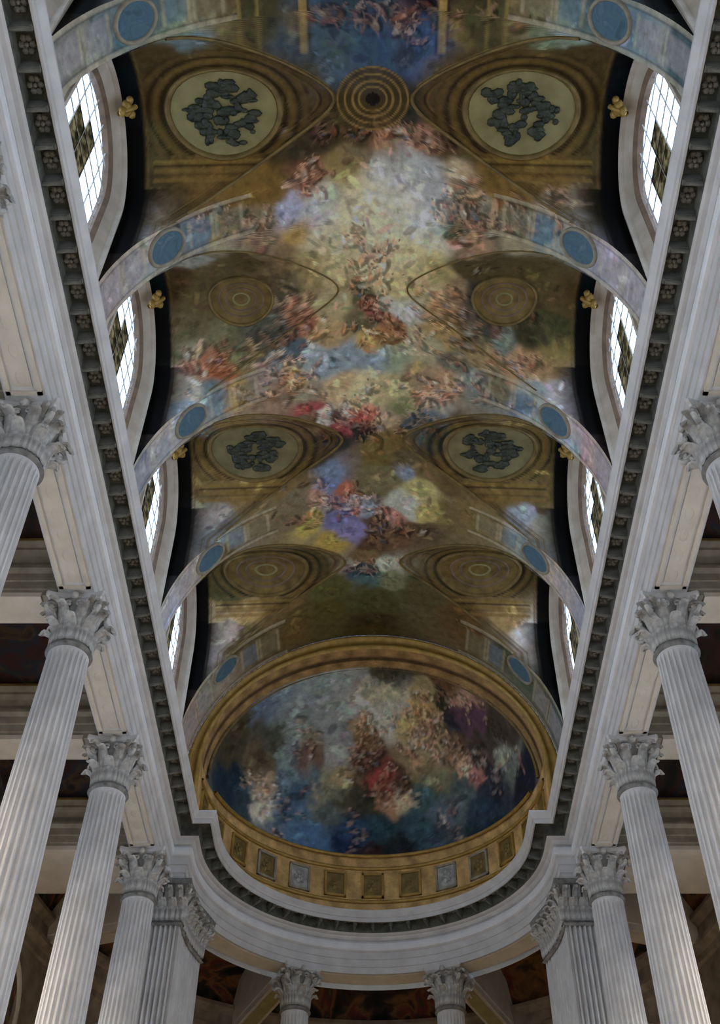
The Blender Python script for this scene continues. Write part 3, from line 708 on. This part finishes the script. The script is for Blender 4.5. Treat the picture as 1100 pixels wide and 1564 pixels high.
LEAF_A = leaf_mesh(.42, .27, .325, .02, 'acanthus_leaf'); LEAF_C = leaf_mesh(.80, .17, .335, .10, 'acanthus_leaf'); LEAF_B = leaf_mesh(.70, .25, .33, .05, 'acanthus_leaf')
m = MB(); pts = []
for k in range(26):
    a = -PI/2+k/25*3.4*PI; rr = .125*(1-k/27); pts.append((.52+rr*math.cos(a)*1.0, 0, 12.55+rr*math.sin(a)))
m.tube([(.36, 0, 12.22), (.40, 0, 12.36), (.47, 0, 12.44)]+pts, lambda f: .045-.018*f, 6); m.blob((.52, 0, 12.55), .045, .05, .045, 6, 4)
VOLUTE = m.mesh('volute', CARVED)
m = MB(); pts = []
for k in range(14):
    a = -PI/2+k/13*2.6*PI; rr = .075*(1-k/15); pts.append((.43, .09+rr*math.cos(a), 12.58+rr*math.sin(a)))
m.tube(pts, .024, 5); m.tube([(p[0], -p[1], p[2]) for p in pts], .024, 5); m.blob((.47, 0, 12.73), .06, .075, .075, 7, 5)
HELIX = m.mesh('fleuron', CARVED)
def abacus_mesh():
    m = MB(); out = []
    c = .50; sag = .09
    for q in range(4):
        for i in range(9):
            t = -1+2*i/8.; d = c-sag*(1-t*t)
            if i == 0 or i == 8: t *= .93
            x, y = d, t*c; a = q*PI/2
            out.append((x*math.cos(a)-y*math.sin(a), x*math.sin(a)+y*math.cos(a)))
    rows = [[(x*k, y*k, z) for x, y in out] for k, z in ((.90, 12.68), (.93, 12.72), (.98, 12.735), (1.0, 12.77), (1.0, 12.82))]
    m.grid(rows, True); m.add(rows[0], [tuple(range(len(out)))[::-1]]); m.add(rows[-1], [tuple(range(len(out)))])
    return m.mesh('abacus', STONE)
ABACUS = abacus_mesh()
def column(x, y, rz, label, group):
    t = thing('fluted_column', label, 'column', (x, y, 0), group)
    t.rotation_euler = (0, 0, rz)
    obj('base', BASE, t); obj('shaft', SHAFT, t)
    cp = obj('capital', BELL, t)
    for k in range(8):
        obj('acanthus_leaf', LEAF_A, cp, None, (0, 0, 11.87), 2*PI*k/8)
        obj('acanthus_leaf', LEAF_B, cp, None, (0, 0, 11.87), 2*PI*(k+.5)/8)
    for k in range(8): obj('acanthus_leaf', LEAF_C, cp, None, (0, 0, 11.87), 2*PI*(k+.25)/8 if k % 2 else 2*PI*(k+.75)/8)
    for k in range(4):
        obj('volute', VOLUTE, cp, None, (0, 0, 0), PI/4+PI/2*k); obj('fleuron', HELIX, cp, None, (0, 0, 0), PI/2*k)
    obj('abacus', ABACUS, cp)
    return t
ORD = ['just a capital tip at the picture edge', 'its capital cut by the picture edge', 'the one with the largest whole capital', 'second before the apse pier', 'standing against the apse pier']
for s, side in ((-1, 'left'), (1, 'right')):
    for k, y in enumerate(COLY):
        column(s*5.0, y, 0, f'white fluted column, {side} row, {ORD[k]}', f'{side} nave colonnade')
RC = 4.583; AX = 1.92; AY = DY+math.sqrt(RC*RC-AX*AX)
for s, side in ((-1, 'left'), (1, 'right')):
    column(s*AX, AY, math.atan2(AY-DY, s*AX), f'fluted column under the apse ring, {side} of the middle opening', 'apse columns')
# apse piers with fluted pilaster faces
for s, side in ((-1, 'left'), (1, 'right')):
    t = thing('apse_pier', f'fluted corner pier where the {side} colonnade meets the apse', 'pier', (0, 0, 0), 'apse piers')
    RI, RO = 4.22, 4.95; pl = []
    y0 = 22.67
    nf = 7                                                   # west face, flutes
    for k in range(nf):
        xa = 4.98-(4.98-RI)*k/nf; wdt = (4.98-RI)/nf
        for q, d in ((0, 0), (.25, 0), (.38, .055), (.62, .075), (.86, .055)): pl.append((xa-wdt*q, y0+d))
    pl.append((RI, y0))
    na = 12; a1 = math.radians(20)
    for k in range(na):                                      # face towards the apse follows the ring
        for q, d in ((0.02, 0), (.25, 0), (.38, .055), (.62, .075), (.86, .055)):
            f = (k+q)/na
            if f < .25: x, y = RI, y0+(DY-y0)*f/.25; nx, nyy = 1, 0
            else: a = a1*(f-.25)/.75; x, y = RI*math.cos(a), DY+RI*math.sin(a); nx, nyy = math.cos(a), math.sin(a)
            pl.append((x+nx*d, y+nyy*d))
    pl += [(RI*math.cos(a1), DY+RI*math.sin(a1)), (RO*math.cos(a1), DY+RO*math.sin(a1)), (4.98, 23.3)]
    m = MB(); rows = [[(s*x, y, z) for x, y in pl] for z in (4.0, 11.8)]
    m.grid(rows, True); m.build('shaft', STONE, t)
    out = [(4.98, y0), (RI, y0), (RI, DY), (RI*math.cos(a1/2), DY+RI*math.sin(a1/2)), (RI*math.cos(a1), DY+RI*math.sin(a1)), (RO*math.cos(a1), DY+RO*math.sin(a1)), (4.98, 23.3)]
    cxm, cym = 4.6, 23.3
    def off(k): return [(s*(cxm+(x-cxm)*k[0]), cym+(y-cym)*k[1]) for x, y in out]
    m = MB(); rows = [[(x, y, z) for x, y in off(k)] for k, z in (((1.02, 1.02), 11.74), ((1.12, 1.08), 11.79), ((1.0, 1.0), 11.85), ((1.0, 1.0), 12.5), ((1.25, 1.12), 12.68), ((1.35, 1.16), 12.70), ((1.38, 1.18), 12.82))]
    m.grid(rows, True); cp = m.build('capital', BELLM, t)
    spots = [(4.9-.23*i, y0, -PI/2, i) for i in range(4)]
    for i in range(6):
        f = i/5; a = a1*f
        if i == 0: spots.append((RI, y0+.25, PI, 0))
        else: spots.append((RI*math.cos(a), DY+RI*math.sin(a), a+PI, i))
    for x, y, ang, i in spots:
        d = (math.cos(ang), math.sin(ang))
        rz = math.atan2(d[1], s*d[0])
        for L_, off_ in ((LEAF_A, .325), (LEAF_B, .33)):
            sh = .11 if L_ is LEAF_B else 0
            px, py = x-d[0]*(off_-.01)+(-d[1])*sh, y-d[1]*(off_-.01)+d[0]*sh
            obj('acanthus_leaf', L_, cp, None, (s*px, py, 11.87), rz)
    for x, y, ang in ((RI+.02, y0+.02, -.75*PI), (RI*math.cos(a1)+.02, DY+RI*math.sin(a1)-.02, .75*PI+.3)):
        d = (math.cos(ang), math.sin(ang)); rz = math.atan2(d[1], s*d[0])
        obj('volute', VOLUTE, cp, None, (s*(x-d[0]*.36), y-d[1]*.36, 0), rz)

# ---------------------------------------------------------------- clerestory walls and windows
walls = {-1: empty('wall_left', kind='structure'), 1: empty('wall_right', kind='structure')}
clere = {-1: empty('wall_north', kind='structure'), 1: empty('wall_south', kind='structure')}
XW, WR, WS, SILL = 4.62, 1.48, 18.35, 15.0
XG, GR, GS, GSILL = 4.90, 1.20, 18.36, 15.4
def arch_outline(r, zs, sill, n=32):
    pts = [(-r, sill+(zs-sill)*k/8) for k in range(8)]
    pts += [(-r*math.cos(PI*k/n), zs+r*math.sin(PI*k/n)) for k in range(n+1)]
    pts += [(r, zs-(zs-sill)*(k+1)/8) for k in range(8)]
    return pts
o_in = arch_outline(WR, WS, SILL); o_gl = arch_outline(GR, GS, GSILL); o_wall = arch_outline(PR+.02, PZ-.16, 14.2)
o_ext = arch_outline(1.5, 18.2, 15.2)
def loft(outs, close=False):
    m = MB(); m.grid([[(x, y, z) for y, z in o] for x, o in outs]); return m
wall_me = loft(((XW, o_wall), (XW, o_in))); wall_me.box(XW, 5.7, -PR, PR, 14.2, SILL)
WALLP = wall_me.mesh('clerestory_panel', STONE_C)
o_arch2 = [(y*.965, SILL+(z-SILL)*.991) for y, z in o_in]
m = MB(); m.grid([[(x, y, z) for y, z in o] for x, o in ((XW, o_in), (XW-.05, o_in), (XW-.06, o_arch2), (XW+.04, o_arch2), (XW+.05, [(y*.99, z-.02) for y, z in o_arch2]), (XG-.12, [(y*1.03, z+.03) for y, z in o_gl]))])
m.box(XW, XG+.2, -1.4, 1.4, SILL-.05, SILL+.02)
REVEAL = m.mesh('reveal', CREAMWOOD)
m = MB(); g2 = [(y*.95, GSILL+(z-GSILL)*.985) for y, z in o_gl]
m.grid([[(x, y, z) for y, z in o] for x, o in ((XG-.12, [(y*1.03, z+.03) for y, z in o_gl]), (XG-.13, [(y*.99, z) for y, z in o_gl]), (XG-.06, g2), (XG+.05, g2))])
FRAME = m.mesh('window_frame', BROWNRIM)
m = MB(); m.grid([[(x, y, z) for y, z in o] for x, o in ((XG+.05, g2), (XG+.05, [(y*1.08, z+.06) for y, z in o_gl]), (XG-.10, [(y*1.08, z+.06) for y, z in o_gl]))])
EXT = m.mesh('outer_splay', WALL)
# panes: 5 columns, clipped by the arch
def inside(y, z): return (z <= GS and abs(y) <= GR*.95) or math.hypot(y, z-GS) <= GR*.95
ncol, pw, ph = 5, GR*1.9/5, .46
PANES = []
nrow = int((GS+GR-GSILL)/ph)+1
for i in range(ncol):
    for j in range(nrow):
        y0_, y1_ = -GR*.95+pw*i+.004, -GR*.95+pw*(i+1)-.004; z0, z1 = GSILL+ph*j+.004, GSILL+ph*(j+1)-.004
        top = lambda y: GS+math.sqrt(max(0, (GR*.95)**2-y*y))
        ys = [y0_+(y1_-y0_)*q/5 for q in range(6)]
        tops = [min(z1, top(y)) for y in ys]
        if max(tops) <= z0+.05: continue
        tops = [max(z0+.001, t_) for t_ in tops]
        vs = [(y, z0) for y in ys]+[(y, t_) for y, t_ in zip(ys[::-1], tops[::-1])]
        mm = MB(); n_ = len(vs)
        mm.add([(XG-.006, y, z) for y, z in vs]+[(XG+.006, y, z) for y, z in vs], [tuple(range(n_)), tuple(range(n_, 2*n_))[::-1]]+[(q, (q+1) % n_, n_+(q+1) % n_, n_+q) for q in range(n_)])
        orn = i in (2, 3) and 4 <= j <= 6 if i == 2 else i == 3 and j in (4, 5)
        PANES.append(mm.mesh('pane', GLASS_T if orn else GLASS))
BARS = []
for i in range(1, ncol):
    y = -GR*.95+pw*i; mm = MB(); mm.box(XG-.012, XG+.012, y-.007, y+.007, GSILL, GS+math.sqrt((GR*.95)**2-y*y)); BARS.append(mm.mesh('glazing_bar', IRON))
for j in range(1, nrow):
    z = GSILL+ph*j
    w = GR*.95 if z <= GS else math.sqrt(max(0, (GR*.95)**2-(z-GS)**2))
    if w < .2: continue
    mm = MB(); mm.box(XG-.011, XG+.011, -w, w, z-.006, z+.006); BARS.append(mm.mesh('glazing_bar', IRON))
m = MB()                                                       # gilded keystone bracket above the window arch
m.blob((XW-.16, 0, 19.66), .10, .16, .12, 10, 6); m.blob((XW-.22, .13, 19.70), .07, .08, .08, 8, 5); m.blob((XW-.22, -.13, 19.70), .07, .08, .08, 8, 5)
m.blob((XW-.10, 0, 19.50), .07, .10, .12, 8, 5); m.tube([(XW-.05, 0, 19.40), (XW-.12, 0, 19.52), (XW-.24, 0, 19.62), (XW-.3, 0, 19.74)], .05, 7)
KEY = m.mesh('keystone', GOLD, True)
m = MB(); m.box(5.72, 5.8, -2, 2, 14.2, 20.4); BLOCKER = m.mesh('light_blocker', BROWNRIM)  # added unseen board, keeps sky light of the first bay out
n = 0
for b, yc in enumerate(BC):
    for s in (-1, 1):
        n += 1; rz = 0 if s > 0 else PI
        w = empty(f'window_{n}', (0, yc, 0), 'structure'); w.rotation_euler = (0, 0, rz)
        obj('clerestory_panel', WALLP, clere[s], None, (0, yc, 0), rz)
        obj('reveal', REVEAL, w); obj('window_frame', FRAME, w); obj('outer_splay', EXT, w)
        for me in PANES: obj('pane', me, w)
        for me in BARS: obj('glazing_bar', me, w)
        if b >= 1: obj('keystone', KEY, w)
        if b == 0: obj('light_blocker', BLOCKER, w)

# ---------------------------------------------------------------- side galleries, ambulatory, floors
for s in (-1, 1):
    W = walls[s]
    for b, yc in enumerate(BC):                               # outer wall, one opening a bay
        m = MB(); X0, X1 = s*X_OUT, s*(X_OUT+.5); ya, yb = yc-S/2, yc+S/2
        m.box(X0, X1, ya, yc-1.0, -1.6, 15); m.box(X0, X1, yc+1.0, yb, -1.6, 15); m.box(X0, X1, yc-1.0, yc+1.0, 9.8, 15)
        m.box(X0, X1, yc-1.0, yc+1.0, 2.6, 4.6); m.box(X0, X1, yc-1.0, yc+1.0, -1.6, -1.0)
        m.build('outer_bay', WALL, W)
    MB().box(s*8.35, s*(X_OUT+.5), BC[-1]+S/2-.02, DY+.35, -1.6, 15).build('outer_bay', WALL, W)
# gallery ceilings and cross beams
gal = {-1: empty('ceiling_left', kind='structure'), 1: empty('ceiling_right', kind='structure')}
BEAMS = [(y-.33, y+.33) for y in COLY[:4]]+[(COLY[4]-.33, 23.25)]
for s in (-1, 1):
    for (ya, yb) in BEAMS:
        m = MB(); xa, xb = s*5.3, s*X_OUT
        prof = [(yb, 14.6), (yb, ZS+.035), (ya, ZS+.035), (ya, 12.98), (ya-.03, 12.99), (ya-.03, 13.15), (ya-.06, 13.16), (ya-.06, 13.32), (ya-.14, 13.38), (ya-.14, 13.44), (ya-.02, 13.46), (ya-.02, 13.62), (ya-.10, 13.70), (ya-.2, 13.76), (ya-.2, 13.82), (ya-.28, 13.9), (ya-.28, 13.96), (ya, 14.0), (ya, 14.6)]
        m.grid([[(xa, y, z) for y, z in prof], [(xb, y, z) for y, z in prof]])
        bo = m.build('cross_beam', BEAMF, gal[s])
        m = MB(); m.box(s*5.63, s*8.38, ya-.004, yb+.004, ZS+.002, ZS+.10); m.build('beam_soffit_panel', STONE_C, bo)
        m = MB(); m.box(s*5.3, s*X_OUT, ya-.30, ya-.285, 13.9, 13.95); m.build('gilt_fillet', GOLD_D, bo)
    ys = [COLY[0]-S+.33]+[v for be in BEAMS for v in be]
    for i in range(0, len(ys)-1, 2):
        ya, yb = ys[i]-.0, ys[i+1]
        rows = []
        for q in range(13):
            u = -1+2*q/12; rows.append([(s*(6.85+1.6*v_), (ya+yb)/2+(yb-ya)/2*u, 13.95+.85*(1-u*u)*(1-v_*v_)**.5) for v_ in [-1+2*k/12 for k in range(13)]])
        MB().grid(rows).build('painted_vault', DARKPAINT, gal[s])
        m = MB(); m.box(s*5.3, s*5.42, ya, yb, 13.7, 14.3); m.box(s*8.28, s*8.42, ya, yb, 13.5, 14.3); m.build('vault_moulding', DARKTRIM, gal[s])
        m = MB(); m.box(s*5.3, s*5.305, ya, yb, ZS, 14.3); m.build('architrave_back', STONE, gal[s])
# ambulatory round the apse
amb = empty('ceiling_ambulatory', kind='structure')
def ringpts(r, z, a0=0, a1=PI, n=48): return [(-r*math.cos(a0+(a1-a0)*k/n), DY+.3+r*math.sin(a0+(a1-a0)*k/n), z) for k in range(n+1)]
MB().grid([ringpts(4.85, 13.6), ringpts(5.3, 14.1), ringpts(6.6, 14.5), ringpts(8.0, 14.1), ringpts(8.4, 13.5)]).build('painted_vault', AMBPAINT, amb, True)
MB().grid([ringpts(4.89, ZS), ringpts(4.89, 13.65)]).build('architrave_back', STONE_C, amb)
BWALL = mat_noise('brown_wall', (.16, .12, .08), (.30, .24, .17), 3, .7)
was = []
for q in range(6):
    A = (PI*q/6, PI*(q+1)/6, 8)
    was.append(MB().grid([ringpts(r_, z_, *A) for r_, z_ in ((8.4, -1.6), (8.4, 12.4), (8.34, 12.45), (8.34, 12.6), (8.2, 12.75), (8.2, 12.85), (8.3, 12.9), (8.3, 13.2), (8.15, 13.35), (8.15, 13.45), (8.4, 13.5))]).build('wall_apse', BWALL, None, False, 'structure'))
for a in (20, 65, 115, 160):
    r = math.radians(a); ux, uy = -math.cos(r), math.sin(r); px, py = -uy, ux
    m = MB(); prof = [(.30, 14.4), (.30, 13.0), (.27, 12.98), (.27, ZS), (-.27, ZS), (-.27, 12.98), (-.30, 13.0), (-.30, 14.4)]
    m.grid([[(ux*q+px*w_, DY+uy*q+py*w_, z) for w_, z in prof] for q in (5.12, 8.7)])
    bo = m.build('radial_beam', STONE_C, amb)
    m = MB(); m.grid([[(ux*q+px*w_, DY+uy*q+py*w_, ZS-.02) for w_ in (-.18, .18)] for q in (5.2, 8.2)]); m.build('beam_soffit_panel', OVALGROUND if a in (65, 115) else STONE_C, bo)
for a in (6, 38, 90, 142, 174):                               # dark arched recesses in the ambulatory wall
    r = math.radians(a); c0 = Vector((-8.36*math.cos(r), DY+.3+8.36*math.sin(r), 0)); tx = Vector((math.sin(r), math.cos(r), 0))
    m = MB(); pts = [tuple(c0+tx*(1.1*math.cos(PI*k/24))+Vector((0, 0, 10.9+1.1*math.sin(PI*k/24)))) for k in range(25)]
    m.tube([tuple(c0+tx*1.1+Vector((0, 0, 4.0)))]+pts+[tuple(c0-tx*1.1+Vector((0, 0, 4.0)))], .09, 8); ar = m.build('blind_arch', STONE_C, was[min(5, int(a/30))])
    m = MB(); m.add([(p[0]*.999, p[1]-.01, p[2]) for p in pts]+[tuple(c0-tx*1.1+Vector((0, 0, 4.0))), tuple(c0+tx*1.1+Vector((0, 0, 4.0)))], [tuple(range(27))]); m.build('arch_recess', AMBPAINT, ar)
MB().box(-9, 9, -3.7, 32, -1.7, -1.6).build('floor', FLOORM, None, False, 'structure')
for s in (-1, 1):
    m = MB(); m.box(s*4.45, s*X_OUT, -3.2, 23.3, 3.6, 4.0); fl = m.build('floor_left' if s < 0 else 'floor_right', FLOORM, None, False, 'structure')
    for y in COLY:
        MB().box(s*4.6, s*5.4, y-.4, y+.4, -1.6, 3.6).build('arcade_pier', STONE_C, fl)
m = MB(); m.grid([ringpts(4.0, 4.0), ringpts(8.4, 4.0)]); m.grid([ringpts(4.0, 3.6), ringpts(8.4, 3.6)]); m.grid([ringpts(4.0, 3.6), ringpts(4.0, 4.0)]); fl = m.build('floor_apse', FLOORM, None, False, 'structure')
for a in (20, 65, 115, 160):
    r = math.radians(a); x, y = -4.6*math.cos(r), DY+4.6*math.sin(r)
    MB().box(x-.4, x+.4, y-.4, y+.4, -1.6, 3.6).build('arcade_pier', STONE_C, fl)
m = MB(); m.box(-9, 9, -3.7, -3.2, -1.6, 4.5); m.box(-9, -1.4, -3.7, -3.2, 4.5, 10.2); m.box(1.4, 9, -3.7, -3.2, 4.5, 10.2); m.box(-9, 9, -3.7, -3.2, 10.2, 21)
m.build('wall_west', WALL, None, False, 'structure')
